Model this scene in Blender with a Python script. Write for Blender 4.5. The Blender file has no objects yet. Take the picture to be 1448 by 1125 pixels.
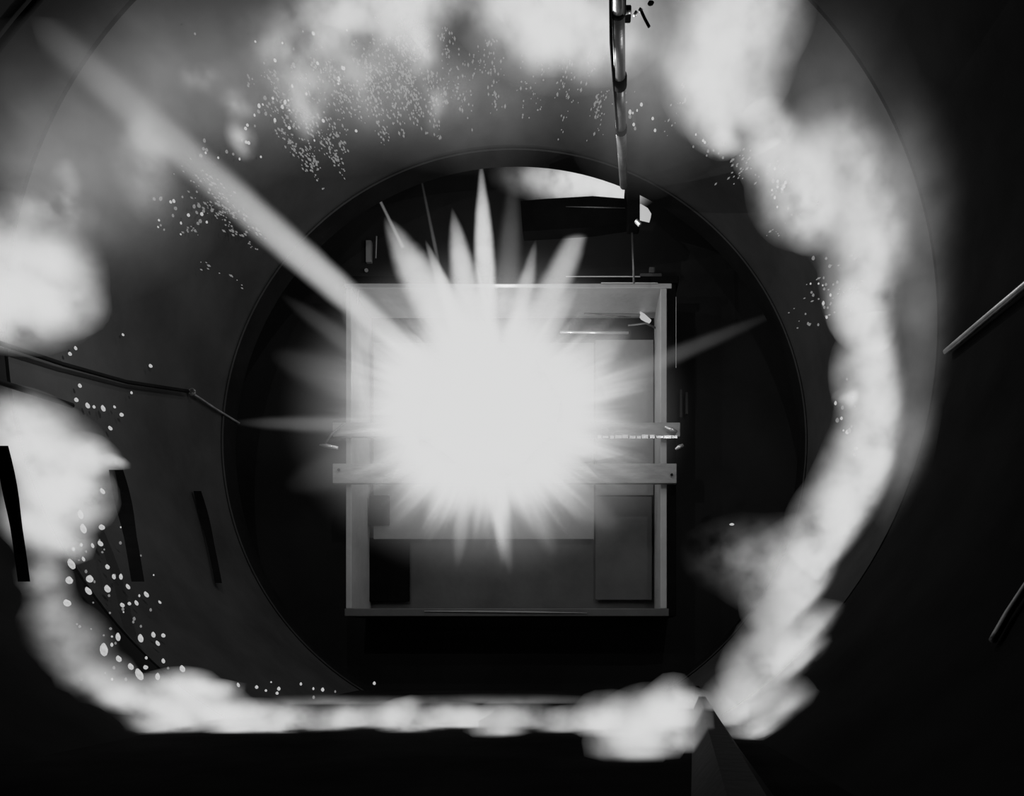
import bpy, bmesh, math, random
from mathutils import Vector, Matrix, noise as mnoise

# ------------------------------------------------------------------ camera, world, lights, exposure
SC = bpy.context.scene
COL = SC.collection
F = 1100.0                      # focal length in pixels of the 1448 x 1125 frame
VX, VY = 829.0, 909.0           # where the tank's axis direction vanishes
TANK = 1.5                      # tank radius in metres
RIM = 4.0                       # distance of the far rim
AX, AZ = -0.368, 1.034          # tank axis relative to the camera
FLOOR = -0.24

cam_d = bpy.data.cameras.new('camera')
cam = bpy.data.objects.new('camera', cam_d)
COL.objects.link(cam)
cam.rotation_euler = (math.radians(90), 0, 0)
cam_d.sensor_fit = 'HORIZONTAL'
cam_d.sensor_width = 36.0
cam_d.lens = 36.0 * F / 1448.0
cam_d.shift_x = -(VX - 724.0) / 1448.0
cam_d.shift_y = (VY - 562.5) / 1448.0
cam_d.clip_start = 0.02
SC.camera = cam

world = bpy.data.worlds.new('world')
SC.world = world
world.use_nodes = True
world.node_tree.nodes['Background'].inputs[0].default_value = (0, 0, 0, 1)
world.node_tree.nodes['Background'].inputs[1].default_value = 0.0

vs = SC.view_settings
vs.view_transform = 'Standard'
vs.look = 'None'
vs.exposure = 0.0
vs.gamma = 1.0
vs.use_curve_mapping = False
SC.cycles.max_bounces = 1
SC.cycles.diffuse_bounces = 1
SC.cycles.glossy_bounces = 1
SC.cycles.volume_bounces = 0
SC.cycles.transparent_max_bounces = 64
SC.cycles.volume_step_rate = 3.0
SC.cycles.volume_max_steps = 256
SC.cycles.use_denoising = True
SC.cycles.adaptive_threshold = 0.1

SRC = 0.70                      # brightness of gas that is too thick to see through


def at(px, py, d):
    """point at distance d whose picture position is (px, py)"""
    return Vector(((px - VX) / F * d, d, (VY - py) / F * d))


def wall_d(px, py):
    """distance at which the line of sight meets the tank wall or the floor"""
    qx, qy = px - VX, py - VY
    ux, uy = AX / TANK, -AZ / TANK
    qu = qx * ux + qy * uy
    c = 1.0 - (ux * ux + uy * uy)
    R = (-qu + math.sqrt(qu * qu + c * (qx * qx + qy * qy))) / c
    d = F * TANK / max(R, 1)
    if qy > 1:
        d = min(d, F * (-FLOOR) / qy)
    return d


def on_wall(px, py, lift=0.0):
    d = wall_d(px, py)
    return at(px, py, d - lift), d


def flash_lamp(name, pos, power):
    l = bpy.data.lights.new(name, 'POINT')
    l.energy = power
    l.shadow_soft_size = 0.0
    l.cycles.max_bounces = 0
    o = bpy.data.objects.new(name, l)
    o.location = pos
    COL.objects.link(o)


# the light of the impact flash itself, from the edge of its fireball
flash_lamp('flash_light', at(690, 520, 3.50), 0.7)
flash_lamp('flash_light', at(690, 500, 4.80), 3.5)
flash_lamp('flash_light', at(560, 530, 4.75), 1.6)
flash_lamp('flash_light', at(830, 530, 4.75), 1.4)
flash_lamp('flash_light', at(700, 330, 4.35), 4.5)
# the light of the burning gas along the top of the tank
flash_lamp('flame_light', at(480, 190, 2.8), 11.0)
flash_lamp('flame_light', at(790, 170, 3.0), 11.0)
flash_lamp('flame_light', at(1110, 330, 2.7), 9)
flash_lamp('flame_light', at(250, 420, 2.6), 9)

# ------------------------------------------------------------------ helpers


def tag(o, label=None, cat=None, group=None, kind=None):
    if label: o['label'] = label
    if cat: o['category'] = cat
    if group: o['group'] = group
    if kind: o['kind'] = kind
    return o


def empty(name, loc=(0, 0, 0)):
    o = bpy.data.objects.new(name, None)
    o.location = loc
    o.empty_display_size = 0.05
    COL.objects.link(o)
    return o


def obj(name, bm, mat, parent=None, smooth=False):
    me = bpy.data.meshes.new(name)
    bmesh.ops.recalc_face_normals(bm, faces=bm.faces)
    bm.to_mesh(me)
    bm.free()
    if smooth:
        for p in me.polygons: p.use_smooth = True
    me.materials.append(mat)
    return link(name, me, parent)


def link(name, me, parent=None):
    o = bpy.data.objects.new(name, me)
    COL.objects.link(o)
    if parent is not None:
        o.parent = parent
        o.matrix_parent_inverse = Matrix.Translation(-parent.location)
    return o


def box(bm, lo, hi, bevel=0.0):
    r = bmesh.ops.create_cube(bm, size=1.0)
    s = [hi[i] - lo[i] for i in range(3)]
    c = [(hi[i] + lo[i]) / 2 for i in range(3)]
    for v in r['verts']:
        v.co = Vector((c[0] + v.co.x * s[0], c[1] + v.co.y * s[1], c[2] + v.co.z * s[2]))
    if bevel > 0:
        es = list({e for v in r['verts'] for e in v.link_edges})
        bmesh.ops.bevel(bm, geom=es, offset=bevel, segments=2, affect='EDGES', profile=0.5)
    return r


def pbox(bm, x0, y0, x1, y1, d0, d1, bevel=0.0):
    """box whose FRONT face at distance d0 spans the given picture rectangle; depth d0..d1"""
    a, b = at(x0, y1, d0), at(x1, y0, d0)
    return box(bm, (a.x, d0, a.z), (b.x, d1, b.z), bevel)


def tube(bm, pts, radii, n=10, caps=True):
    pts = [Vector(p) for p in pts]
    if not hasattr(radii, '__len__'): radii = [radii] * len(pts)
    rings = []
    up = None
    for i, p in enumerate(pts):
        t = (pts[min(i + 1, len(pts) - 1)] - pts[max(i - 1, 0)]).normalized()
        if up is None:
            up = Vector((0, 0, 1)) if abs(t.z) < 0.9 else Vector((1, 0, 0))
        s = t.cross(up).normalized()
        up = s.cross(t).normalized()
        rings.append([bm.verts.new(p + (s * math.cos(2 * math.pi * k / n) + up * math.sin(2 * math.pi * k / n)) * radii[i]) for k in range(n)])
    for a, b in zip(rings[:-1], rings[1:]):
        for k in range(n):
            bm.faces.new((a[k], a[(k + 1) % n], b[(k + 1) % n], b[k]))
    if caps:
        bm.faces.new(rings[0]); bm.faces.new(list(reversed(rings[-1])))


def lathe_tank(bm, prof, n=160):
    """profile of (radius, y) turned about the tank axis"""
    rings = []
    for r, y in prof:
        rings.append([bm.verts.new((AX + r * math.cos(2 * math.pi * k / n), y, AZ + r * math.sin(2 * math.pi * k / n))) for k in range(n)])
    for a, b in zip(rings[:-1], rings[1:]):
        for k in range(n):
            bm.faces.new((a[k], a[(k + 1) % n], b[(k + 1) % n], b[k]))
    return rings


# ------------------------------------------------------------------ materials
def nodes_of(name):
    m = bpy.data.materials.new(name)
    m.use_nodes = True
    nt = m.node_tree
    nt.nodes.clear()
    out = nt.nodes.new('ShaderNodeOutputMaterial')
    return m, nt, out


def mth(nt, op, a, b=None, c=None, clamp=False):
    n = nt.nodes.new('ShaderNodeMath')
    n.operation = op
    n.use_clamp = clamp
    for i, v in enumerate((a, b, c)):
        if v is None: continue
        if isinstance(v, (int, float)): n.inputs[i].default_value = v
        else: nt.links.new(v, n.inputs[i])
    return n.outputs[0]


def vmth(nt, op, a, b=None, out=0):
    n = nt.nodes.new('ShaderNodeVectorMath')
    n.operation = op
    for i, v in enumerate((a, b)):
        if v is None: continue
        if isinstance(v, (tuple, list)): n.inputs[i].default_value = v
        else: nt.links.new(v, n.inputs[i])
    return n.outputs['Value'] if out == 'v' else n.outputs[0]


def noise_tex(nt, vec, scale, detail=3.0, rough=0.55):
    n = nt.nodes.new('ShaderNodeTexNoise')
    n.inputs['Scale'].default_value = scale
    n.inputs['Detail'].default_value = detail
    n.inputs['Roughness'].default_value = rough
    nt.links.new(vec, n.inputs['Vector'])
    return n.outputs['Fac']


def surface(name, lo, hi, rough=0.5, scale=8.0, metallic=0.0, spec=0.3, bump=0.15, stretch=(1, 1, 1)):
    """grey surface whose albedo wanders between lo and hi"""
    m, nt, out = nodes_of(name)
    p = nt.nodes.new('ShaderNodeBsdfPrincipled')
    tc = nt.nodes.new('ShaderNodeTexCoord')
    v = vmth(nt, 'MULTIPLY', tc.outputs['Object'], stretch)
    f = noise_tex(nt, v, scale, 5.0, 0.6)
    mr = nt.nodes.new('ShaderNodeMapRange')
    mr.inputs['From Min'].default_value = 0.3
    mr.inputs['From Max'].default_value = 0.7
    mr.inputs['To Min'].default_value = lo
    mr.inputs['To Max'].default_value = hi
    nt.links.new(f, mr.inputs['Value'])
    cb = nt.nodes.new('ShaderNodeCombineColor')
    for i in range(3): nt.links.new(mr.outputs[0], cb.inputs[i])
    nt.links.new(cb.outputs[0], p.inputs['Base Color'])
    p.inputs['Roughness'].default_value = rough
    p.inputs['Metallic'].default_value = metallic
    p.inputs['Specular IOR Level'].default_value = spec
    if bump > 0:
        b = nt.nodes.new('ShaderNodeBump')
        b.inputs['Strength'].default_value = bump
        b.inputs['Distance'].default_value = 0.01
        nt.links.new(noise_tex(nt, v, scale * 6, 3.0), b.inputs['Height'])
        nt.links.new(b.outputs[0], p.inputs['Normal'])
    nt.links.new(p.outputs[0], out.inputs['Surface'])
    return m


def gas_out(nt, out, dens):
    """hot gas: glows and, where thick, hides what is behind it"""
    ab = nt.nodes.new('ShaderNodeVolumeAbsorption')
    ab.inputs['Color'].default_value = (0, 0, 0, 1)
    nt.links.new(dens, ab.inputs['Density'])
    em = nt.nodes.new('ShaderNodeEmission')
    em.inputs['Color'].default_value = (1, 1, 1, 1)
    nt.links.new(mth(nt, 'MULTIPLY', dens, SRC), em.inputs['Strength'])
    ad = nt.nodes.new('ShaderNodeAddShader')
    nt.links.new(ab.outputs[0], ad.inputs[0])
    nt.links.new(em.outputs[0], ad.inputs[1])
    nt.links.new(ad.outputs[0], out.inputs['Volume'])


def obj_density(nt):
    oi = nt.nodes.new('ShaderNodeObjectInfo')
    s = nt.nodes.new('ShaderNodeSeparateColor')
    nt.links.new(oi.outputs['Color'], s.inputs[0])
    return s.outputs[0]


AMP = {'thick': 4.5, 'torn': 8.0, 'haze': 2.6}


def cloud_gas(name, blobs, scale=8.0, detail=4.0):
    """burning cloud: soft billows (centre, radii, density, texture) that melt into each other, torn by noise"""
    m, nt, out = nodes_of(name)
    geo = nt.nodes.new('ShaderNodeNewGeometry')
    P = geo.outputs['Position']
    n = noise_tex(nt, P, scale, detail, 0.55)
    tot = None
    for kind in ('thick', 'torn', 'haze'):
        acc = None
        for c, rad, w, k in blobs:
            if k != kind: continue
            vm = nt.nodes.new('ShaderNodeVectorMath')
            vm.operation = 'MULTIPLY_ADD'
            nt.links.new(P, vm.inputs[0])
            vm.inputs[1].default_value = tuple(1.0 / x for x in rad)
            vm.inputs[2].default_value = tuple(-c[i] / rad[i] for i in range(3))
            gr = nt.nodes.new('ShaderNodeTexGradient')
            gr.gradient_type = 'QUADRATIC_SPHERE'
            nt.links.new(vm.outputs[0], gr.inputs['Vector'])
            f = mth(nt, 'POWER', gr.outputs['Fac'], 1.5)
            acc = mth(nt, 'MULTIPLY', f, w) if acc is None else mth(nt, 'MULTIPLY_ADD', f, w, acc)
        if acc is None: continue
        t = mth(nt, 'MAXIMUM', mth(nt, 'MULTIPLY_ADD', mth(nt, 'SUBTRACT', n, 0.5), AMP[kind], 0.9), 0.0)
        acc = mth(nt, 'MULTIPLY', acc, t)
        tot = acc if tot is None else mth(nt, 'ADD', tot, acc)
    gas_out(nt, out, tot)
    return m


def jet_gas(name, power, bulge, end_fade, wisp=0.5):
    """jet along local Z 0..1, radius profile as its mesh"""
    m, nt, out = nodes_of(name)
    tc = nt.nodes.new('ShaderNodeTexCoord')
    geo = nt.nodes.new('ShaderNodeNewGeometry')
    s = nt.nodes.new('ShaderNodeSeparateXYZ')
    nt.links.new(tc.outputs['Object'], s.inputs[0])
    t = mth(nt, 'MAXIMUM', s.outputs[2], 0.0)
    one = mth(nt, 'MAXIMUM', mth(nt, 'SUBTRACT', 1.0, t), 0.0)
    prof = mth(nt, 'MULTIPLY', mth(nt, 'POWER', one, power), mth(nt, 'MULTIPLY_ADD', t, bulge, 1.0))
    prof = mth(nt, 'MAXIMUM', prof, 0.002)
    r2 = mth(nt, 'ADD', mth(nt, 'MULTIPLY', s.outputs[0], s.outputs[0]), mth(nt, 'MULTIPLY', s.outputs[1], s.outputs[1]))
    rr = mth(nt, 'DIVIDE', mth(nt, 'SQRT', r2), prof)
    e = mth(nt, 'SUBTRACT', 1.0, rr, clamp=True)
    n = noise_tex(nt, geo.outputs['Position'], 7.0, 3.0)
    e2 = mth(nt, 'MULTIPLY_ADD', mth(nt, 'SUBTRACT', n, 0.5), wisp, e)
    b = mth(nt, 'MULTIPLY', e2, 1.6, clamp=True)
    b = mth(nt, 'MULTIPLY', b, mth(nt, 'MULTIPLY', e, 2.0, clamp=True))
    b = mth(nt, 'MULTIPLY', b, mth(nt, 'DIVIDE', one, end_fade, clamp=True))
    gas_out(nt, out, mth(nt, 'MULTIPLY', b, obj_density(nt)))
    return m


def burst_gas(name):
    """fireball with needles of fire in all directions"""
    m, nt, out = nodes_of(name)
    tc = nt.nodes.new('ShaderNodeTexCoord')
    P = tc.outputs['Object']
    r = vmth(nt, 'LENGTH', P, out='v')
    d = vmth(nt, 'NORMALIZE', P)
    n1 = noise_tex(nt, d, 7.0, 2.0, 0.6)
    n2 = noise_tex(nt, d, 2.5, 1.0, 0.5)
    sp = mth(nt, 'MULTIPLY', mth(nt, 'SUBTRACT', n1, 0.42), 3.2, clamp=True)
    sp = mth(nt, 'POWER', sp, 1.5)
    R = mth(nt, 'MULTIPLY_ADD', sp, 0.26, mth(nt, 'MULTIPLY_ADD', n2, 0.22, 0.42))
    body = mth(nt, 'MULTIPLY', mth(nt, 'SUBTRACT', R, r), 5.0, clamp=True)
    body = mth(nt, 'MULTIPLY', body, body)
    e = mth(nt, 'SUBTRACT', 0.90, r, clamp=True)
    glow = mth(nt, 'MULTIPLY', mth(nt, 'MULTIPLY', e, e), 0.34)
    gas_out(nt, out, mth(nt, 'MULTIPLY', mth(nt, 'ADD', body, glow), obj_density(nt)))
    return m


def spark_mat(name, strength):
    m, nt, out = nodes_of(name)
    em = nt.nodes.new('ShaderNodeEmission')
    tc = nt.nodes.new('ShaderNodeTexCoord')
    n = noise_tex(nt, tc.outputs['Object'], 1.5, 1.0)
    nt.links.new(mth(nt, 'MULTIPLY_ADD', n, strength * 0.6, strength * 0.6), em.inputs['Strength'])
    nt.links.new(em.outputs[0], out.inputs['Surface'])
    m.cycles.emission_sampling = 'NONE'
    return m


M = {
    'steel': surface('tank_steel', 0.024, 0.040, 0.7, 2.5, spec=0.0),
    'steel_shaded': surface('tank_steel_shaded', 0.008, 0.014, 0.75, 2.5, spec=0.0),  # darker copy of the tank steel, dimness of the near wall put into its colour
    'floor_steel': surface('dark_floor_steel', 0.005, 0.011, 0.8, 3.0, spec=0.0),  # very dark steel for the floor plate
    'black': surface('black_paint', 0.003, 0.006, 0.7, 5.0, spec=0.02),
    'bulkhead': surface('black_bulkhead_paint', 0.014, 0.024, 0.55, 2.0, spec=0.12),
    'frame': surface('pale_grey_paint', 0.38, 0.50, 0.4, 5.0, spec=0.4),
    'plate': surface('grey_sheet_metal', 0.20, 0.30, 0.5, 3.0, spec=0.3),
    'plate_dark': surface('dull_sheet_metal', 0.075, 0.125, 0.5, 3.0, spec=0.3),
    'bar': surface('scuffed_bar_paint', 0.25, 0.40, 0.45, 9.0, spec=0.4, stretch=(1, 1, 4)),
    'chrome': surface('bright_metal', 0.75, 0.9, 0.25, 12.0, metallic=0.6, bump=0.05),
    'pipe': surface('pipe_metal', 0.08, 0.24, 0.42, 6.0, metallic=0.7, spec=0.5),
    'wire': surface('grey_wire', 0.10, 0.25, 0.4, 20.0, metallic=0.3),
    'jet': jet_gas('jet_of_fire', 0.7, 0.6, 0.35, 0.7),
    'needle': jet_gas('thin_jet_of_fire', 0.5, 0.2, 0.9, 0.5),
    'beam': jet_gas('long_beam_of_fire', 0.12, 0.25, 0.55, 0.35),
    'burst': burst_gas('burst_of_fire'),
    'spark': spark_mat('white_hot_spark', 0.55),
    'ember': spark_mat('dim_spark', 0.22),
}

# ------------------------------------------------------------------ the tank
SEAM1, G = 2.50, 0.008
BACK = 5.06


def course(name, y0, y1, mat):
    bm = bmesh.new()
    lathe_tank(bm, [(TANK + 0.03, y0), (TANK, y0), (TANK, (y0 + y1) / 2), (TANK, y1), (TANK + 0.03, y1)])
    return tag(obj(name, bm, mat, smooth=False), kind='structure')


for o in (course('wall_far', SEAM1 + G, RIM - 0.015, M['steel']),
          course('wall_near', -1.5, SEAM1 - G, M['steel_shaded'])):
    for p in o.data.polygons: p.use_smooth = True
    o.data.set_sharp_from_angle(angle=math.radians(40))
bm = bmesh.new()
lathe_tank(bm, [(TANK + 0.03, -1.5), (TANK + 0.03, RIM)], 96)
tag(obj('wall_jacket', bm, M['black'], smooth=True), kind='structure')
bm = bmesh.new()
r0 = lathe_tank(bm, [(TANK + 0.03, -1.5), (TANK + 0.03, -1.55)], 96)
bm.faces.new(r0[-1])
tag(obj('wall_front', bm, M['black']), kind='structure')
# far rim: a thin flange lip in front of the black rear chamber
bm = bmesh.new()
lathe_tank(bm, [(TANK + 0.02, RIM - 0.02), (TANK - 0.008, RIM - 0.02), (TANK - 0.012, RIM - 0.012), (TANK - 0.012, RIM + 0.12), (2.6, RIM + 0.12)], 160)
o = tag(obj('trim_1', bm, M['black'], smooth=True), kind='structure')
o.data.set_sharp_from_angle(angle=math.radians(30))
bm = bmesh.new()
lathe_tank(bm, [(TANK - 0.005, RIM - 0.026), (TANK - 0.011, RIM - 0.026), (TANK - 0.011, RIM - 0.02)], 160)
tag(obj('trim_2', bm, M['steel'], smooth=True), kind='structure')
bm = bmesh.new()
lathe_tank(bm, [(2.6, RIM + 0.12), (2.6, BACK + 0.1)], 96)
tag(obj('wall_rear_chamber', bm, M['black'], smooth=True), kind='structure')
bm = bmesh.new()
box(bm, (AX - 2.6, BACK, AZ - 2.6), (AX + 2.6, BACK + 0.1, AZ + 2.6))
tag(obj('wall_back', bm, M['bulkhead']), kind='structure')
# floor plate: chord of the tank
hw = math.sqrt(TANK ** 2 - (AZ - FLOOR) ** 2)
bm = bmesh.new()
box(bm, (AX - hw - 0.02, -1.5, FLOOR - 0.03), (AX + hw + 0.02, RIM - 0.03, FLOOR))
tag(obj('floor', bm, M['floor_steel']), kind='structure')

# ------------------------------------------------------------------ target frame in the rear chamber
FD0, FD1 = 4.60, 5.03
fr = empty('target_holder', at(720, 868, FD0))
tag(fr, 'pale square box frame mounted on the black bulkhead around the flash', 'frame')


def part(name, mat, parent, *rects, bevel=0.004):
    bm = bmesh.new()
    for r in rects: pbox(bm, *r, bevel=bevel)
    return obj(name, bm, mat, parent)


part('top_rail', M['frame'], fr, (487, 400, 950, 407, FD0, FD1))
part('bottom_rail', M['plate_dark'], fr, (487, 860, 946, 871, FD0, FD1))  # duller metal carries the shade on the frame's lower rail
bm = bmesh.new()
tube(bm, [at(x, y, FD0 - 0.004) for x, y in ((600, 864), (680, 864.5), (760, 865.5), (830, 866.5))], [0.003, 0.006, 0.006, 0.002], 8)
obj('highlight_strip', bm, M['plate'], fr)  # pale strip put in for the highlight along the lower rail
part('side_rail', M['frame'], fr, (489, 407, 497, 860, FD0, FD1))
part('side_rail', M['frame'], fr, (934, 407, 943, 860, FD0, FD1))
part('top_flange', M['black'], fr, (487, 390, 960, 399.5, FD0 - 0.01, FD1))
part('side_flange', M['black'], fr, (943, 399.5, 956, 871, FD0 + 0.01, FD1))
for y, x0, x1 in ((391, 800, 905), (400, 850, 930)):
    bm = bmesh.new()
    tube(bm, [at(x0, y, FD0 - 0.012), at(x1, y, FD0 - 0.012)], 0.0032, 6)
    obj('highlight_strip', bm, M['chrome'], fr)  # bright hairlines put in for glints along the flange
bm = bmesh.new()
tube(bm, [at(956, 420, FD0), at(956, 520, FD0)], 0.002, 6)
obj('highlight_strip', bm, M['chrome'], fr)
bm = bmesh.new()
tube(bm, [at(507, 408, FD0 - 0.01), at(505, 430, FD0 - 0.01)], 0.003, 6)
obj('highlight_strip', bm, M['chrome'], fr)

# plates seated at the back of the frame
PD = 5.02


def plate(name, mat, rect, d, label, cat='plate', thick=0.02, bevel=0.003):
    bm = bmesh.new()
    pbox(bm, *rect, d, d + thick, bevel=bevel)
    o = obj(name, bm, mat)
    return tag(o, label, cat)


plate('backing_panel', M['plate_dark'], (524, 485, 928, 862), 5.032, 'dull grey backing panel filling the lower half of the frame', 'panel', 0.02)
plate('target_plate', M['plate'], (528, 484, 840, 762), 4.96, 'large grey target plate hidden behind the flash in the frame', thick=0.03)
plate('side_plate', M['plate'], (842, 480, 924, 700), 4.985, 'grey plate to the right of the flash below the dark slot', thick=0.03)
plate('corner_plate', M['plate_dark'], (842, 702, 922, 848), 4.985, 'dull plate at the lower right corner inside the frame', thick=0.03)
plate('black_plate', M['black'], (522, 760, 578, 850), 4.98, 'black plate for a dark rectangular hole at the lower left corner of the frame', 'cover', 0.03)  # black plate stands in for a dark hole
plate('black_plate', M['black'], (522, 700, 550, 742), 4.93, 'small black square cover under the lower crossbar at left', 'cover', 0.02)
plate('recessed_backing', M['black'], (524, 440, 930, 486), 5.03, 'black recessed panel in the slot along the frame top', 'panel', 0.02)

bm = bmesh.new()
tube(bm, [at(792, 469.5, 4.94), at(889, 470.5, 4.94)], 0.009, 10)
tag(obj('reflection_rod', bm, M['chrome'], smooth=True), 'thin white rod standing in for a line of reflection in the black slot above the plate', 'rod')  # bright rod put in for a white reflection in the slot
bm = bmesh.new()
tube(bm, [at(826, 443, 4.95), at(858, 446, 4.95), at(892, 448, 4.95)], 0.005, 8)
tag(obj('slot_wire', bm, M['wire'], smooth=True), 'dull wire hanging along the top edge of the black slot', 'wire')
bm = bmesh.new()
tube(bm, [at(888, 460, 4.93), at(914, 457, 4.93), at(932, 466, 4.93)], 0.007, 8)
tag(obj('slot_strut', bm, M['pipe'], smooth=True), 'bent strut at the right end of the black slot', 'strut')


def shard(name, outline, d, thick, mat, label, cat):
    bm = bmesh.new()
    f = [bm.verts.new(at(x, y, d)) for x, y in outline]
    b = [bm.verts.new(at(x, y, d) + Vector((0, thick, 0))) for x, y in outline]
    bm.faces.new(f); bm.faces.new(list(reversed(b)))
    n = len(f)
    for i in range(n): bm.faces.new((f[i], b[i], b[(i + 1) % n], f[(i + 1) % n]))
    return tag(obj(name, bm, mat), label, cat)


shard('glint_chip', [(905, 440), (911, 443), (921, 452), (918, 455), (907, 449), (905, 446), (907, 444)], 4.92, 0.03, M['spark'],  # self-lit chip stands in for a mirrored glint
      'glowing chip for a mirrored glint in the black slot inside the frame', 'fragment')

# crossbars bolted across the front
cb = empty('crossbar', at(714, 609, 4.54))
tag(cb, 'upper grey crossbar with a ragged bright lower edge across the frame', 'crossbar')
part('bar', M['bar'], cb, (470, 597, 962, 617, 4.54, 4.58))
bm = bmesh.new()
rng = random.Random(3)
x = 845.0
while x < 958:
    w = rng.uniform(4, 11)
    pbox(bm, x, 616 - rng.uniform(0, 2), x + w, 619 + rng.uniform(0, 1), 4.535, 4.545)
    x += w + rng.uniform(0, 2.5)
tag(obj('ragged_edge', bm, M['chrome'], cb), kind='stuff')
lb = empty('crossbar', at(714, 669, 4.53))
tag(lb, 'lower flat crossbar plate bolted across the frame', 'crossbar')
part('bar', M['bar'], lb, (470, 655, 957, 683, 4.53, 4.57))
for x, y in ((950, 671), (479, 664)):
    bm = bmesh.new()
    tube(bm, [at(x, y, 4.53), at(x, y, 4.51)], 0.009, 6)
    obj('bolt', bm, M['black'], lb)
for pts, lab in (([(452, 629), (462, 630), (478, 633)], 'bright clip at the left end of the upper crossbar'),
                 ([(940, 603), (950, 607), (957, 611)], 'small clip on the right end of the upper crossbar'),
                 ([(955, 635), (960, 632), (966, 629)], 'small clip just below the upper crossbar at right')):
    bm = bmesh.new()
    tube(bm, [at(x, y, 4.50) for x, y in pts], [0.006, 0.013, 0.010], 8)
    tag(obj('wire_clip', bm, M['chrome'], smooth=True), lab, 'clip')
bm = bmesh.new()
tube(bm, [at(460, 627, 4.50), at(470, 612, 4.51), at(486, 599, 4.53)], 0.006, 8)
tag(obj('brace', bm, M['wire'], smooth=True), 'thin slanting brace up to the upper crossbar at left', 'brace')

# bits on the bulkhead
bm = bmesh.new(); pbox(bm, 517, 339, 525, 370, 5.03, 5.06, 0.004)
tag(obj('marker_strip', bm, M['plate'],), 'short grey upright strip on the bulkhead above the frame', 'strip')
bm = bmesh.new(); tube(bm, [at(532.5, 334, 5.0), at(531.5, 365, 5.0)], 0.004, 8)
tag(obj('marker_rod', bm, M['chrome']), 'hair-thin bright upright rod beside the grey strip', 'rod')
bm = bmesh.new(); tube(bm, [at(518, 382, 5.06), at(518, 382, 5.03)], [0.014, 0.012], 8)
tag(obj('bolt_head', bm, M['plate']), 'round bolt head under the grey strip on the bulkhead', 'bolt')
br = empty('latch_bracket', at(920, 390, 4.95))
tag(br, 'small dull bracket on the bulkhead over the frame corner', 'bracket')
part('plate', M['plate_dark'], br, (905, 386, 936, 391, 4.95, 5.0))
part('lug', M['plate_dark'], br, (918, 377, 926, 385, 4.96, 5.0))
lt = empty('side_latch', at(970, 570, 4.95))
tag(lt, 'dull two-strip latch on the bulkhead right of the frame', 'latch')
part('strip', M['plate_dark'], lt, (961, 550, 965, 590, 4.95, 5.0))
part('strip', M['plate_dark'], lt, (969, 554, 973, 585, 4.95, 5.0))

# black hood bar in the top of the rear chamber
hd = empty('hood', at(812, 327, 4.25))
tag(hd, 'long black hood bar hanging below the bright reflection crescent', 'hood')
bm = bmesh.new()
top = [(736, 284), (770, 281), (838, 277), (888, 281)]
bot = [(739, 327), (775, 325), (838, 321), (892, 313)]
fr_v = [bm.verts.new(at(x, y, 4.22)) for x, y in top + bot[::-1]]
bk_v = [bm.verts.new(at(x, y, 4.22) + Vector((0, 0.10, 0))) for x, y in top + bot[::-1]]
bm.faces.new(fr_v); bm.faces.new(list(reversed(bk_v)))
for i in range(8): bm.faces.new((fr_v[i], bk_v[i], bk_v[(i + 1) % 8], fr_v[(i + 1) % 8]))
obj('body', bm, M['black'], hd)
bm = bmesh.new()
tube(bm, [at(800, 292, 4.215), at(842, 293, 4.215), at(884, 294, 4.215)], [0.0015, 0.004, 0.003], 8)
obj('highlight_bead', bm, M['pipe'], hd, True)  # thin bead put in for the white highlight along the hood
jb = empty('junction_block', at(897, 320, 4.12))
tag(jb, 'black junction block where the pipe meets the hood', 'junction block')
part('body', M['black'], jb, (887, 264, 905, 318, 4.10, 4.20), bevel=0.01)
part('collar', M['black'], jb, (884, 258, 903, 268, 4.08, 4.20), bevel=0.01)
bm = bmesh.new(); tube(bm, [at(899, 312, 4.1), at(905, 318, 4.1)], 0.012, 8); obj('nut', bm, M['chrome'], jb)
bm = bmesh.new(); tube(bm, [at(893.5, 316, 4.18), at(895, 360, 4.18), at(896.5, 400, 4.18)], 0.006, 8)
tag(obj('drop_rod', bm, M['pipe'], smooth=True), 'slim rod dropping from the junction block to the frame', 'rod')
shard('glint_chip', [(901, 291), (906, 288), (916, 294), (921, 302), (919, 309), (901, 305), (903, 300)], 4.21, 0.04, M['spark'],  # self-lit chip stands in for a small bright reflection
      'glowing chip for a reflection beside the junction block under the rim', 'fragment')

# ------------------------------------------------------------------ pipe and fittings in the tank
pp = empty('hanging_pipe', at(882, 262, 3.9))
tag(pp, 'upright metal pipe hanging from the tank top to the rim', 'pipe')
def pd(x, y):
    return wall_d(x, y) * 0.80 if y < 240 else 3.95


segs = [((873, -60), (874, 16), 0.022), ((874, 16), (876, 112), 0.021), ((876, 112), (878, 182), 0.020), ((878, 182), (882, 262), 0.020)]
for (a, b, r) in segs:
    bm = bmesh.new(); tube(bm, [at(*a, pd(*a)), at(*b, pd(*b))], r, 14); obj('pipe_length', bm, M['pipe'], pp, True)
for (x, y, r, h) in ((874, 16, 0.024, 3), (876, 114, 0.026, 7), (878, 182, 0.023, 3)):
    bm = bmesh.new(); tube(bm, [at(x, y - h, pd(x, y - h)), at(x, y + h, pd(x, y + h))], r, 14); obj('coupling', bm, M['black'], pp, True)
bm = bmesh.new()
tube(bm, [at(x, y, pd(x, y) - 0.03) for x, y in ((863, -60), (864, 60), (868, 120), (873, 182), (878, 250))], 0.005, 8)
obj('side_cable', bm, M['black'], pp, True)
bm = bmesh.new()
tube(bm, [at(x, y, pd(x, y) - 0.03) for x, y in ((884, -60), (883, 20))], 0.005, 8)
obj('side_cable', bm, M['black'], pp, True)
cl = empty('pipe_clamp', at(898, 18, 2.5))
tag(cl, 'clamp with bright slivers standing in for reflections beside the pipe top', 'clamp')
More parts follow.
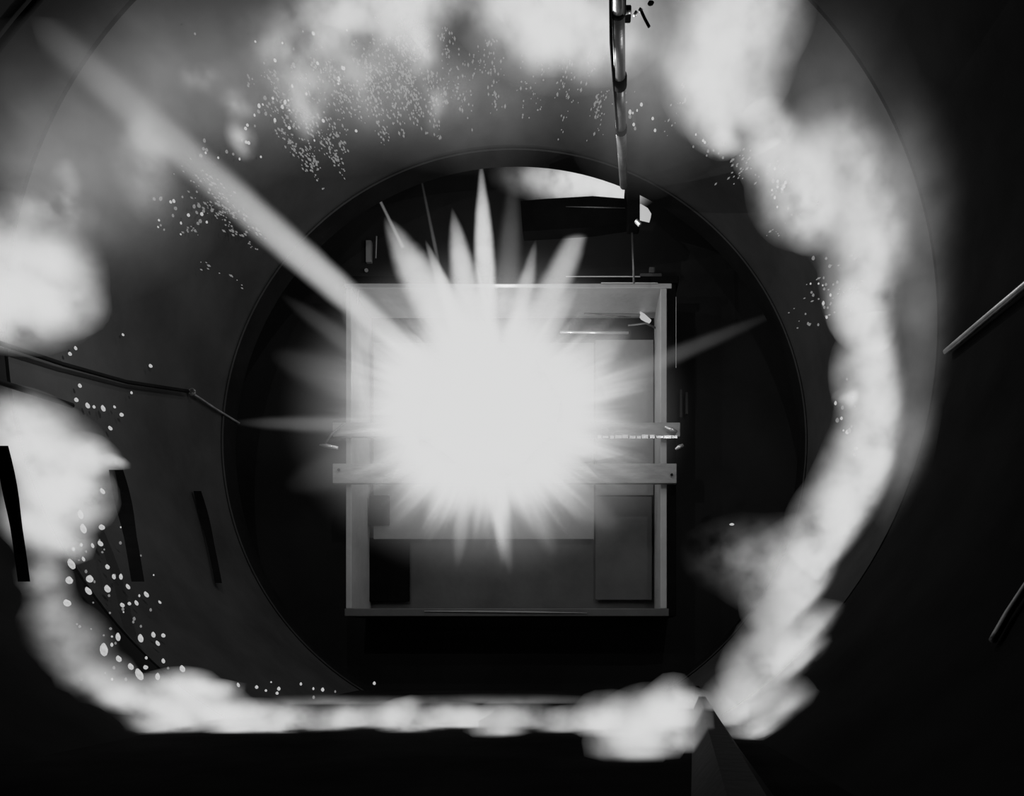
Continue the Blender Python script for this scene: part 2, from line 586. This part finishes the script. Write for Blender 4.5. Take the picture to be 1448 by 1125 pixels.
part('jaw', M['black'], cl, (883, 6, 893, 16, 2.50, 2.55), bevel=0.004)
for pts in ([(884, 18), (888, 17), (892, 17)], [(897, 22), (900, 17)], [(904, 13), (908, 16)]):
    bm = bmesh.new(); tube(bm, [at(x, y, 2.5) for x, y in pts], 0.006, 8); obj('reflection_sliver', bm, M['chrome'], cl, True)  # bright slivers shaped after white reflections on the clamp
bm = bmesh.new(); tube(bm, [at(907, 16, 2.5), at(912, 27, 2.5), at(918, 38, 2.5)], 0.005, 6); obj('arm', bm, M['black'], cl, True)
bm = bmesh.new()
rr = bmesh.ops.create_icosphere(bm, subdivisions=2, radius=0.009)
for v in rr['verts']: v.co = at(920, 4, 2.5) + Vector((v.co.x * 1.2 + v.co.z * 0.4, v.co.y, v.co.z * 0.8)) * (1 + 0.4 * mnoise.noise(v.co * 90))
tag(obj('fragment', bm, M['black'], smooth=True), 'tiny dark fragment in the air by the pipe top', 'fragment')


def wall_run(name, pts, radius, mat, label, cat, lift=0.02, n=8):
    bm = bmesh.new()
    P = []
    for a, b in zip(pts[:-1], pts[1:]):
        for k in range(5): P.append((a[0] + (b[0] - a[0]) * k / 5, a[1] + (b[1] - a[1]) * k / 5))
    P.append(pts[-1])
    tube(bm, [on_wall(x, y, lift)[0] for x, y in P], radius, n)
    return tag(obj(name, bm, mat, smooth=True), label, cat)


wall_run('wall_cable', [(-8, 483), (0, 485), (90, 515), (180, 540), (266, 553)], 0.008, M['black'], 'dark cable sagging along the wall into the knotted ring', 'cable', 0.05)
wall_run('wall_cable', [(272, 556), (305, 578), (338, 598)], 0.006, M['wire'], 'pale short cable from the knotted ring to the rim', 'cable', 0.03)
wall_run('wall_cable', [(-8, 537), (0, 540), (50, 556), (102, 573)], 0.009, M['black'], 'short dark cable above the left flame', 'cable', 0.17)
wall_run('wall_cable', [(70, -20), (54, 0), (27, 31), (0, 65), (-15, 84)], 0.009, M['black'], 'dark strip tracing a wall seam across the extreme top left corner', 'cable', 0.02)  # dark tube put along the line of a wall seam
bm = bmesh.new()
c, d = on_wall(271, 554, 0.04)
ring = [c + Vector((math.cos(t * math.tau / 12) * 0.015, 0, math.sin(t * math.tau / 12) * 0.015)) for t in range(13)]
tube(bm, ring, 0.005, 8)
tag(obj('knot_ring', bm, M['pipe'], smooth=True), 'small ring tying the two wall cables together', 'ring')
wall_run('side_tube', [(1338, 497), (1390, 453), (1470, 386)], 0.010, M['pipe'], 'straight grey tube slanting up the dark wall', 'tube', 0.04, 12)
wall_run('side_tube', [(1404, 905), (1425, 868), (1460, 815)], 0.007, M['plate'], 'faint grey streak low on the wall at lower right', 'tube', 0.03, 12)  # faint pale streak given a thin tube shape


def slot_bar(x0, y0, x1, y1, wpx, label, lift=0.05):
    """black curved baffle bar standing off the tank wall"""
    bm = bmesh.new()
    n = 10
    rings = []
    for k in range(n + 1):
        t = k / n
        bowx = math.sin(t * math.pi) * (x1 - x0) * 0.06
        x, y = x0 + (x1 - x0) * t + bowx, y0 + (y1 - y0) * t
        w = wpx * (0.75 + 0.25 * math.sin(math.pi * min(1, t * 1.6 + 0.1)))
        p, d = on_wall(x, y, lift + 0.02)
        q, _ = on_wall(x, y, lift)
        h = Vector((w / 2 / F * d, 0, 0))
        rings.append([bm.verts.new(p - h), bm.verts.new(p + h), bm.verts.new(q + h), bm.verts.new(q - h)])
    for a, b in zip(rings[:-1], rings[1:]):
        for i in range(4): bm.faces.new((a[i], a[(i + 1) % 4], b[(i + 1) % 4], b[i]))
    bm.faces.new(rings[0]); bm.faces.new(list(reversed(rings[-1])))
    tag(obj('baffle_bar', bm, M['black']), label, 'baffle', 'black baffle bars on the tank wall')


slot_bar(2, 630, 34, 822, 20, 'black curved baffle bar nearest the picture edge in front of flame', 0.30)
slot_bar(164, 664, 195, 822, 22, 'black curved baffle bar between the left flame and the sparks', 0.28)
slot_bar(279, 694, 309, 824, 13, 'slimmest black baffle bar standing closest to the rim')

# dark rail on the floor
bm = bmesh.new()
A, B = at(986, 985, 3.47), at(1036, 1125, 1.22)
rows = []
for k in range(9):
    t = k / 8 * 1.25
    c = A.lerp(B, t); c.z = FLOOR
    w = 0.020 + 0.045 * t
    h = 0.05
    rows.append([bm.verts.new(c + Vector((-w, 0, 0))), bm.verts.new(c + Vector((-w * 0.35, 0, h))), bm.verts.new(c + Vector((w * 0.35, 0, h))), bm.verts.new(c + Vector((w, 0, 0)))])
for a, b in zip(rows[:-1], rows[1:]):
    for i in range(3): bm.faces.new((a[i], a[i + 1], b[i + 1], b[i]))
    bm.faces.new((a[3], a[0], b[0], b[3]))
bm.faces.new(rows[0]); bm.faces.new(list(reversed(rows[-1])))
tag(obj('floor_rail', bm, M['black']), 'black ridge rail on the floor splitting the flames at lower right', 'rail')

# ------------------------------------------------------------------ hot gas
def blob_of(px, py, rx, ry, tau, kind='thick', d=None, deep=None):
    """billow of gas; rx, ry are its size in pixels, tau how thick it is through the middle"""
    rx *= 1.75; ry *= 1.75
    tau = min(tau, 3.0) * 0.85
    k = 1.0 / F
    wd = wall_d(px, py)
    if d is not None:
        dd, dep = d, deep
    else:
        dep = 0.65 * min(rx, ry) * k * wd + 0.06
        dd = wd - dep * 0.65
        if py > VY and abs(wd - F * (-FLOOR) / (py - VY)) < 1e-6:      # lies on the floor: rest on it
            dd = min(dd, wd * (1 - min(0.45, ry * k * wd / -FLOOR * 0.33)))
    c = at(px, py, dd)
    return c, (rx * k * dd, dep, ry * k * dd), tau / (2 * dep * 0.20), kind


def keep_inside(v, gap=0.006):
    """no gas behind the tank wall or under the floor"""
    if v.y < RIM - 0.02:
        dx, dz = v.x - AX, v.z - AZ
        r = math.hypot(dx, dz)
        if r > TANK - gap:
            v.x = AX + dx * (TANK - gap) / r; v.z = AZ + dz * (TANK - gap) / r
        v.z = max(v.z, FLOOR + gap)
    return v


def gas_mesh(blobs, voxel, inside=True):
    """one closed skin around all billows of a cloud"""
    bm = bmesh.new()
    for i, (c, rad, w, k) in enumerate(blobs):
        r = bmesh.ops.create_icosphere(bm, subdivisions=3, radius=0.81)
        off = Vector((i * 7.3, i * 3.1, 1.7))
        for v in r['verts']:
            p = v.co * (1 + 0.05 * mnoise.noise(v.co * 2 + off))
            v.co = Vector((c[0] + p.x * rad[0], c[1] + p.y * rad[1], c[2] + p.z * rad[2]))
    me = bpy.data.meshes.new('gas'); bm.to_mesh(me); bm.free()
    t = bpy.data.objects.new('gas', me); COL.objects.link(t)
    md = t.modifiers.new('skin', 'REMESH'); md.mode = 'VOXEL'; md.voxel_size = voxel; md.use_smooth_shade = True
    dg = bpy.context.evaluated_depsgraph_get()
    res = bpy.data.meshes.new_from_object(t.evaluated_get(dg))
    bpy.data.objects.remove(t); bpy.data.meshes.remove(me)
    if inside:
        for v in res.vertices: v.co = keep_inside(v.co.copy())
    res.materials.clear()
    return res


def cloud(name, label, puffs, cat='flame', group='billows of burning gas around the tank wall', voxel=0.045, inside=True):
    blobs = [blob_of(*p) for p in puffs]
    me = gas_mesh(blobs, voxel, inside)
    me.name = name
    me.materials.append(cloud_gas(name + '_gas', blobs))
    return tag(link(name, me), label, cat, group, 'stuff' if cat == 'haze' else None)


cloud('flame_cloud', 'bright flame cloud high on the left wall above the dark cable', [
    (15, 420, 95, 58, 5), (76, 422, 54, 42, 4), (15, 355, 70, 55, 2.2), (75, 375, 55, 40, 2.2),
    (5, 455, 50, 30, 2.5), (95, 272, 14, 42, 0.7, 'torn'), (60, 300, 60, 30, 0.7, 'torn')])
cloud('glow_haze', 'soft grey glowing haze across the upper left wall', [
    (95, 240, 170, 130, 0.36, 'haze'), (240, 120, 190, 110, 0.26, 'haze'), (205, 225, 42, 70, 0.9, 'thick'),
    (460, 85, 200, 110, 0.34, 'haze'), (650, 125, 170, 80, 0.28, 'haze')], 'haze', 'glowing haze', 0.11)
cloud('flame_cloud', 'torn sparkling flame cloud at the top left above the spark shower', [
    (470, 55, 120, 60, 0.55, 'torn'), (400, 68, 42, 14, 0.7, 'torn'), (500, 20, 90, 40, 0.8, 'torn'), (430, 110, 50, 50, 0.6, 'torn'),
    (436, 165, 20, 32, 0.9, 'torn'), (415, 140, 16, 22, 0.7, 'torn'), (342, 198, 18, 20, 0.9, 'torn'), (335, 148, 24, 16, 0.5, 'torn'),
    (515, 115, 75, 55, 0.35, 'torn'), (612, 135, 18, 44, 0.55, 'torn'), (285, 110, 30, 14, 0.4, 'torn')])
cloud('flame_cloud', 'blinding flame cloud at the top beside the hanging pipe', [
    (800, 15, 115, 75, 6), (742, 2, 70, 46, 4), (845, 55, 65, 42, 5), (770, 60, 45, 30, 3),
    (570, 12, 54, 46, 2.2), (595, 60, 28, 46, 1.6), (560, -10, 110, 36, 2.6)])
cloud('glow_haze', 'soft haze around the pipe top between two bright clouds', [
    (915, 70, 110, 150, 0.40, 'haze'), (888, 155, 16, 26, 0.6, 'torn')], 'haze', 'glowing haze', 0.11)
cloud('flame_cloud', 'towering flame cloud on the upper right wall', [
    (1025, 60, 78, 100, 6), (1000, 115, 48, 60, 5), (1065, 15, 65, 70, 2.5), (1010, 165, 34, 34, 2.2), (1022, 198, 26, 18, 2.6, 'torn'),
    (1060, 150, 50, 45, 1.8)])
cloud('flame_cloud', 'stepped flame cloud on the right wall between tower and arc', [
    (1095, 205, 46, 44, 4), (1140, 262, 62, 62, 5), (1185, 215, 80, 60, 1.3), (1150, 302, 34, 42, 4.5),
    (1215, 280, 70, 80, 1.6), (1245, 330, 60, 66, 1.2), (1228, 390, 50, 80, 5), (1222, 435, 40, 38, 5), (1220, 465, 30, 22, 2)])
cloud('glow_haze', 'faint haze along the right wall outside the flame arc', [
    (1275, 280, 90, 130, 0.28, 'haze'), (1300, 450, 70, 130, 0.14, 'haze'), (1285, 630, 60, 110, 0.26, 'haze'),
    (1170, 130, 110, 120, 0.10, 'haze')], 'haze', 'glowing haze', 0.11)
cloud('flame_arc', 'upper half of the flame arc sweeping down the right wall', [
    (1238, 525, 48, 60, 5), (1246, 590, 48, 62, 5), (1238, 650, 56, 62, 5), (1218, 700, 58, 62, 5, 'thick'), (1190, 745, 58, 60, 5, 'thick'),
    (1205, 563, 24, 14, 2.0, 'torn'), (1240, 490, 28, 26, 3)])
cloud('flame_arc', 'lower arc of flame curling from the right wall onto the floor', [
    (1160, 795, 70, 56, 5, 'thick'), (1135, 850, 66, 52, 5), (1135, 905, 72, 46, 5), (1095, 950, 62, 48, 5), (1125, 940, 50, 40, 2.2), (1062, 1000, 58, 44, 5),
    (1075, 1030, 40, 32, 4), (1105, 800, 80, 55, 0.40, 'torn', 3.4, 0.22), (1055, 785, 70, 45, 0.14, 'torn', 3.5, 0.2),
    (1110, 1000, 40, 40, 1.2)])
cloud('flame_cloud', 'bright flame on the floor just left of the floor rail', [
    (925, 1025, 66, 46, 3), (895, 1048, 56, 38, 2.4), (952, 1000, 32, 38, 2.6), (955, 1040, 28, 36, 2.4), (972, 992, 30, 18, 1.0), (938, 1012, 46, 34, 1.6), (945, 1006, 40, 32, 1.0), (860, 1018, 44, 34, 2)])
rng = random.Random(11)
strip = []
x = 335
while x < 860:
    strip.append((x, 1018 + rng.uniform(-4, 7), rng.uniform(28, 44), rng.uniform(20, 27), rng.uniform(1.6, 3.6), rng.choice(['thick', 'torn'])))
    x += rng.uniform(36, 50)
strip += [(470, 992, 130, 9, 0.22, 'haze'), (700, 991, 150, 9, 0.22, 'haze')]
cloud('flame_strip', 'low band of flame lying along the far floor', strip)
cloud('flame_cloud', 'bright flame pooled at the left end of the floor band', [
    (255, 1010, 80, 42, 3), (232, 1028, 66, 30, 2), (310, 1012, 50, 28, 4), (255, 975, 48, 26, 3), (200, 990, 44, 30, 2.5), (290, 975, 50, 14, 1.6, 'torn')])
cloud('flame_cloud', 'dim smoky flame trailing down the lower left wall', [
    (100, 915, 42, 50, 0.9), (132, 962, 50, 34, 1.1), (170, 988, 36, 24, 1.6), (78, 880, 34, 34, 0.5), (62, 822, 26, 38, 1.2), (75, 860, 24, 36, 0.6, 'haze')])
cloud('flame_cloud', 'ragged flame cloud on the left wall below the short cable', [
    (45, 640, 78, 56, 4), (25, 600, 60, 40, 2.4), (70, 692, 66, 52, 4), (122, 650, 34, 30, 3, 'torn'), (160, 653, 22, 10, 1.6, 'torn'),
    (58, 742, 50, 48, 3), (100, 700, 46, 44, 3), (90, 770, 30, 24, 1.5, 'torn')])

cloud('reflection_glow', 'white glowing crescent for a reflection between the rim and the black hood', [  # glowing volume stands in for a reflection on the chamber's top wall
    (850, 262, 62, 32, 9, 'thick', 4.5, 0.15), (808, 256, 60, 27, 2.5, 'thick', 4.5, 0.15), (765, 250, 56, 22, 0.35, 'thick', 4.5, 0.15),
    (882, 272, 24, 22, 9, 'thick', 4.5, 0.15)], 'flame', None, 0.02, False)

# ------------------------------------------------------------------ the flash
FC = at(690, 590, 4.45)
fl = empty('impact_flash', FC)
tag(fl, 'blinding white impact flash with jets bursting from the target frame', 'flash')
bm = bmesh.new()
bmesh.ops.create_icosphere(bm, subdivisions=4, radius=0.97)
for v in bm.verts:
    q = v.co.normalized()
    v.co *= 0.93 + 0.07 * mnoise.noise(q * 5)
core = obj('fireball', bm, M['burst'], fl, True)
core.matrix_basis = Matrix.Translation(at(690, 588, 4.25)) @ Matrix.Diagonal((330 / F * 4.25, 0.72, 272 / F * 4.25, 1))
core.color = (16, 16, 16, 1)

JM = {}


def jet_mesh(mat, power, bulge):
    if mat not in JM:
        bm = bmesh.new()
        n, rows = 12, []
        ts = [0, 0.1, 0.2, 0.35, 0.5, 0.65, 0.8, 0.9, 0.96, 1.0]
        for t in ts:
            r = max((1 - t) ** power * (1 + bulge * t), 0.004) * 1.02
            rows.append([bm.verts.new((r * math.cos(k * math.tau / n), r * math.sin(k * math.tau / n), t)) for k in range(n)])
        for a, b in zip(rows[:-1], rows[1:]):
            for k in range(n): bm.faces.new((a[k], a[(k + 1) % n], b[(k + 1) % n], b[k]))
        bm.faces.new(list(reversed(rows[0]))); bm.faces.new(rows[-1])
        me = bpy.data.meshes.new('jet'); bm.to_mesh(me); bm.free()
        for p in me.polygons: p.use_smooth = True
        me.materials.append(M[mat]); JM[mat] = me
    return JM[mat]


PROF = {'jet': (0.7, 0.6), 'needle': (0.5, 0.2), 'beam': (0.12, 0.25)}


def jet(x0, y0, x1, y1, wpx, tau, mat='jet', d0=4.4, d1=4.3, name='jet', parent=fl):
    a, b = at(x0, y0, d0), at(x1, y1, d1)
    v = b - a
    L = v.length
    w = wpx / 2 / F * d0
    q = v.to_track_quat('Z', 'Y')
    o = link(name, jet_mesh(mat, *PROF[mat]), parent)
    o.matrix_basis = Matrix.Translation(a) @ q.to_matrix().to_4x4() @ Matrix.Diagonal((w, w, L, 1))
    if parent is not None: o.matrix_parent_inverse = Matrix.Translation(-parent.location)
    D = tau / (w * 1.2)
    o.color = (D, D, D, 1)
    return o


jet(655, 500, 543, 305, 95, 2.6)
jet(660, 490, 601, 338, 36, 2.4)
jet(672, 490, 639, 292, 58, 2.6)
jet(690, 490, 680, 226, 44, 4.0)
jet(715, 480, 727, 232, 60, 0.28, 'needle')
jet(725, 490, 758, 338, 44, 1.3)
jet(738, 510, 842, 276, 66, 1.3)
jet(640, 470, 590, 225, 10, 0.2, 'needle')
jet(570, 350, 512, 232, 8, 0.4, 'needle')
jet(600, 545, 480, 440, 80, 1.1)
jet(600, 560, 395, 415, 60, 0.25, 'needle')
jet(600, 575, 380, 500, 120, 0.35, 'needle')
jet(590, 602, 325, 597, 44, 0.4, 'needle')
jet(590, 625, 400, 690, 120, 0.25, 'needle')
jet(780, 540, 895, 465, 100, 1.0)
jet(800, 560, 940, 520, 110, 0.5, 'needle')
jet(850, 545, 1115, 435, 40, 0.13, 'needle')
jet(760, 500, 820, 395, 46, 0.7)
jet(800, 605, 930, 610, 100, 0.5, 'needle')
jet(660, 680, 646, 805, 44, 0.8, 'needle')
jet(705, 680, 722, 815, 40, 0.8, 'needle')
jet(760, 660, 880, 750, 100, 0.5, 'needle')
jet(620, 650, 545, 755, 90, 0.5, 'needle')
jet(740, 680, 785, 790, 70, 0.5, 'needle')
jet(685, 680, 675, 770, 60, 0.7, 'needle')
jet(640, 670, 600, 770, 60, 0.6, 'needle')

bmo = jet(600, 515, 40, 22, 44, 0.95, 'beam', 4.3, 2.15, 'fire_streak', None)
tag(bmo, 'long straight beam of fire shooting up to the top left corner', 'fire streak')

# ------------------------------------------------------------------ sparks
def spark_mesh(mat):
    bm = bmesh.new()
    bmesh.ops.create_icosphere(bm, subdivisions=2, radius=1.0)
    for v in bm.verts:
        v.co *= 1 + 0.15 * mnoise.noise(v.co * 1.5)
        if v.co.z > 0: v.co.x *= 1 - 0.35 * v.co.z; v.co.y *= 1 - 0.35 * v.co.z
    me = bpy.data.meshes.new('spark'); bm.to_mesh(me); bm.free()
    for p in me.polygons: p.use_smooth = True
    me.materials.append(M[mat])
    return me


SPK = {'spark': spark_mesh('spark'), 'ember': spark_mesh('ember')}


def spark_matrix(px, py, size, elong, ang, lift=0.05):
    d = max(wall_d(px, py) - lift, 0.5)
    c = at(px, py, d)
    s = size * 0.8 / 2 / F * d
    return Matrix.Translation(c) @ Matrix.Rotation(math.radians(ang), 4, 'Y') @ Matrix.Diagonal((s, s, s * elong, 1))


def spark(px, py, size, label, group, elong=1.3, ang=0.0, mat='spark', lift=0.05):
    o = link('spark', SPK[mat])
    o.matrix_basis = spark_matrix(px, py, size, elong, ang, lift)
    tag(o, label, 'spark', group)


rs = random.Random(21)


def swarm(n, cx, cy, sx, sy, lo, hi, label, group, elong=(1, 1.6), ang=(0, 0), bright=0.6):
    for _ in range(n):
        x, y = rs.gauss(cx, sx), rs.gauss(cy, sy)
        spark(x, y, rs.uniform(lo, hi), label, group, rs.uniform(*elong), rs.uniform(*ang), 'spark' if rs.random() < bright else 'ember')


def low_left(x, y):
    if y < 560: return 'lone small spark on the wall close to the dark cable', 'sparks near the dark cable'
    if y < 680: return 'small glowing spark just above the ragged left flame', 'sparks above the ragged left flame'
    if y < 875: return 'glowing spark in the swarm around the foot of the middle baffle bar', 'sparks around the middle baffle bar'
    if x < 300: return 'glowing spark hanging just over the flame pooled at the floor corner', 'sparks over the floor corner flame'
    return 'tiny spark above the low band of floor flame', 'sparks over the floor band'


for x, y, s in ((108, 565, 7), (124, 573, 7), (133, 575, 5), (146, 577, 7), (162, 575, 4), (172, 586, 7), (156, 605, 6), (145, 694, 7), (176, 697, 7), (114, 727, 9),
                (118, 747, 10), (144, 745, 10), (142, 768, 8), (101, 797, 11), (98, 820, 12), (127, 818, 12), (152, 832, 10), (152, 801, 7), (95, 852, 12),
                (181, 829, 6), (207, 840, 7), (167, 900, 8), (199, 902, 9), (217, 897, 7), (231, 898, 7), (223, 909, 6), (147, 918, 13), (168, 931, 9), (185, 942, 9),
                (197, 953, 12), (206, 943, 8), (223, 956, 8), (258, 945, 9), (231, 934, 6), (99, 500, 6), (107, 492, 5), (213, 517, 6), (186, 555, 4), (113, 545, 6),
                (173, 855, 7), (183, 853, 6), (193, 852, 6), (161, 815, 6), (171, 815, 6), (115, 770, 5), (131, 771, 5), (118, 790, 5), (174, 473, 4), (125, 835, 9),
                (363, 971, 6), (337, 968, 5), (226, 851, 4)):
    spark(x, y, s, *low_left(x, y), rs.uniform(1.0, 1.9), rs.uniform(-40, 0))
for k in range(40):
    x, y = rs.gauss(160, 40), min(max(rs.gauss(850, 60), 690), 960)
    spark(x, y, rs.uniform(2.5, 5), *low_left(x, y), rs.uniform(1, 1.6), 0, 'spark' if rs.random() < 0.3 else 'ember')
TL = 'tiny spark in the shower falling from the top left flames'
swarm(40, 430, 120, 50, 45, 3, 6, TL, 'sparks under the top flames', (1, 1.8), (-30, 10))
swarm(24, 265, 300, 30, 18, 3, 6, 'tiny spark in the patch crossed by the long beam', 'sparks beside the long beam', (1, 1.6), (-30, 30))
swarm(16, 325, 205, 22, 18, 3, 6, TL, 'sparks under the top flames')
swarm(22, 1168, 425, 12, 22, 3, 6, 'tiny spark in the patch left of the right flame', 'sparks by the right flame', bright=0.4)
swarm(14, 1100, 268, 8, 14, 3, 6, 'tiny spark hanging below the upper right flame', 'sparks under the upper right flame')
swarm(10, 1015, 205, 20, 8, 3, 5, 'tiny spark hanging below the upper right flame', 'sparks under the upper right flame')
swarm(14, 1203, 600, 7, 30, 3, 7, 'tiny spark on the inner edge of the right flame arc', 'sparks on the flame arc')
swarm(10, 905, 168, 14, 10, 3, 6, 'tiny spark just right of the hanging pipe', 'sparks by the pipe')
swarm(10, 420, 975, 50, 8, 3, 6, 'tiny spark above the low band of floor flame', 'sparks over the floor band')
spark(1035, 741, 9, 'lone white spark in the dark between frame and flame arc', 'lone sparks', 0.5, 0, 'spark', 2.2)


def fine_sparks(name, n, region, label, angf, group):
    """dust of sparks too fine to count"""
    verts, faces = [], []
    base = [(0, 0, 1), (1, 0, 0), (0, 1, 0), (-1, 0, 0), (0, -1, 0), (0, 0, -1)]
    fc = [(0, 1, 2), (0, 2, 3), (0, 3, 4), (0, 4, 1), (5, 2, 1), (5, 3, 2), (5, 4, 3), (5, 1, 4)]
    for _ in range(n):
        x, y = region()
        m = spark_matrix(x, y, rs.uniform(1.4, 4.2), rs.uniform(1, 2.6), angf(x, y))
        i = len(verts)
        verts += [tuple(m @ Vector(b)) for b in base]
        faces += [tuple(i + k for k in f) for f in fc]
    me = bpy.data.meshes.new(name); me.from_pydata(verts, [], faces)
    me.materials.append(M['ember'])
    o = link(name, me)
    tag(o, label, 'sparks', group, 'stuff')


def arc_region(c0, c1, r0, r1):
    def f():
        t = math.radians(rs.uniform(c0, c1)); r = r0 + (r1 - r0) * rs.random() ** 0.8
        return 700 + r * math.cos(t), 600 - r * math.sin(t)
    return f


def streaks(c0, c1, r0, r1, n):
    """sparks strung along short rays from the flash"""
    st = [(rs.uniform(c0, c1), rs.uniform(r0, r1), rs.uniform(15, 55)) for _ in range(n)]

    def f():
        c, r, L = rs.choice(st)
        t = math.radians(c + rs.gauss(0, 0.45)); q = r + rs.uniform(-L, L)
        return 700 + q * math.cos(t), 600 - q * math.sin(t)
    return f


rad = lambda x, y: math.degrees(math.atan2(x - 700, 600 - y))
fine_sparks('fine_sparks', 1400, streaks(97, 127, 455, 560, 70), 'fine shower of sparks streaming below the top left flames', rad, 'fine sparks')
fine_sparks('fine_sparks', 300, streaks(68, 98, 455, 525, 40), 'fine sparks below the blinding top flame', rad, 'fine sparks')
fine_sparks('fine_sparks', 190, streaks(138, 151, 440, 540, 16), 'fine sparks around the long beam', rad, 'fine sparks')
fine_sparks('fine_sparks', 120, streaks(15, 62, 480, 540, 14), 'fine sparks inside the right flames', rad, 'fine sparks')
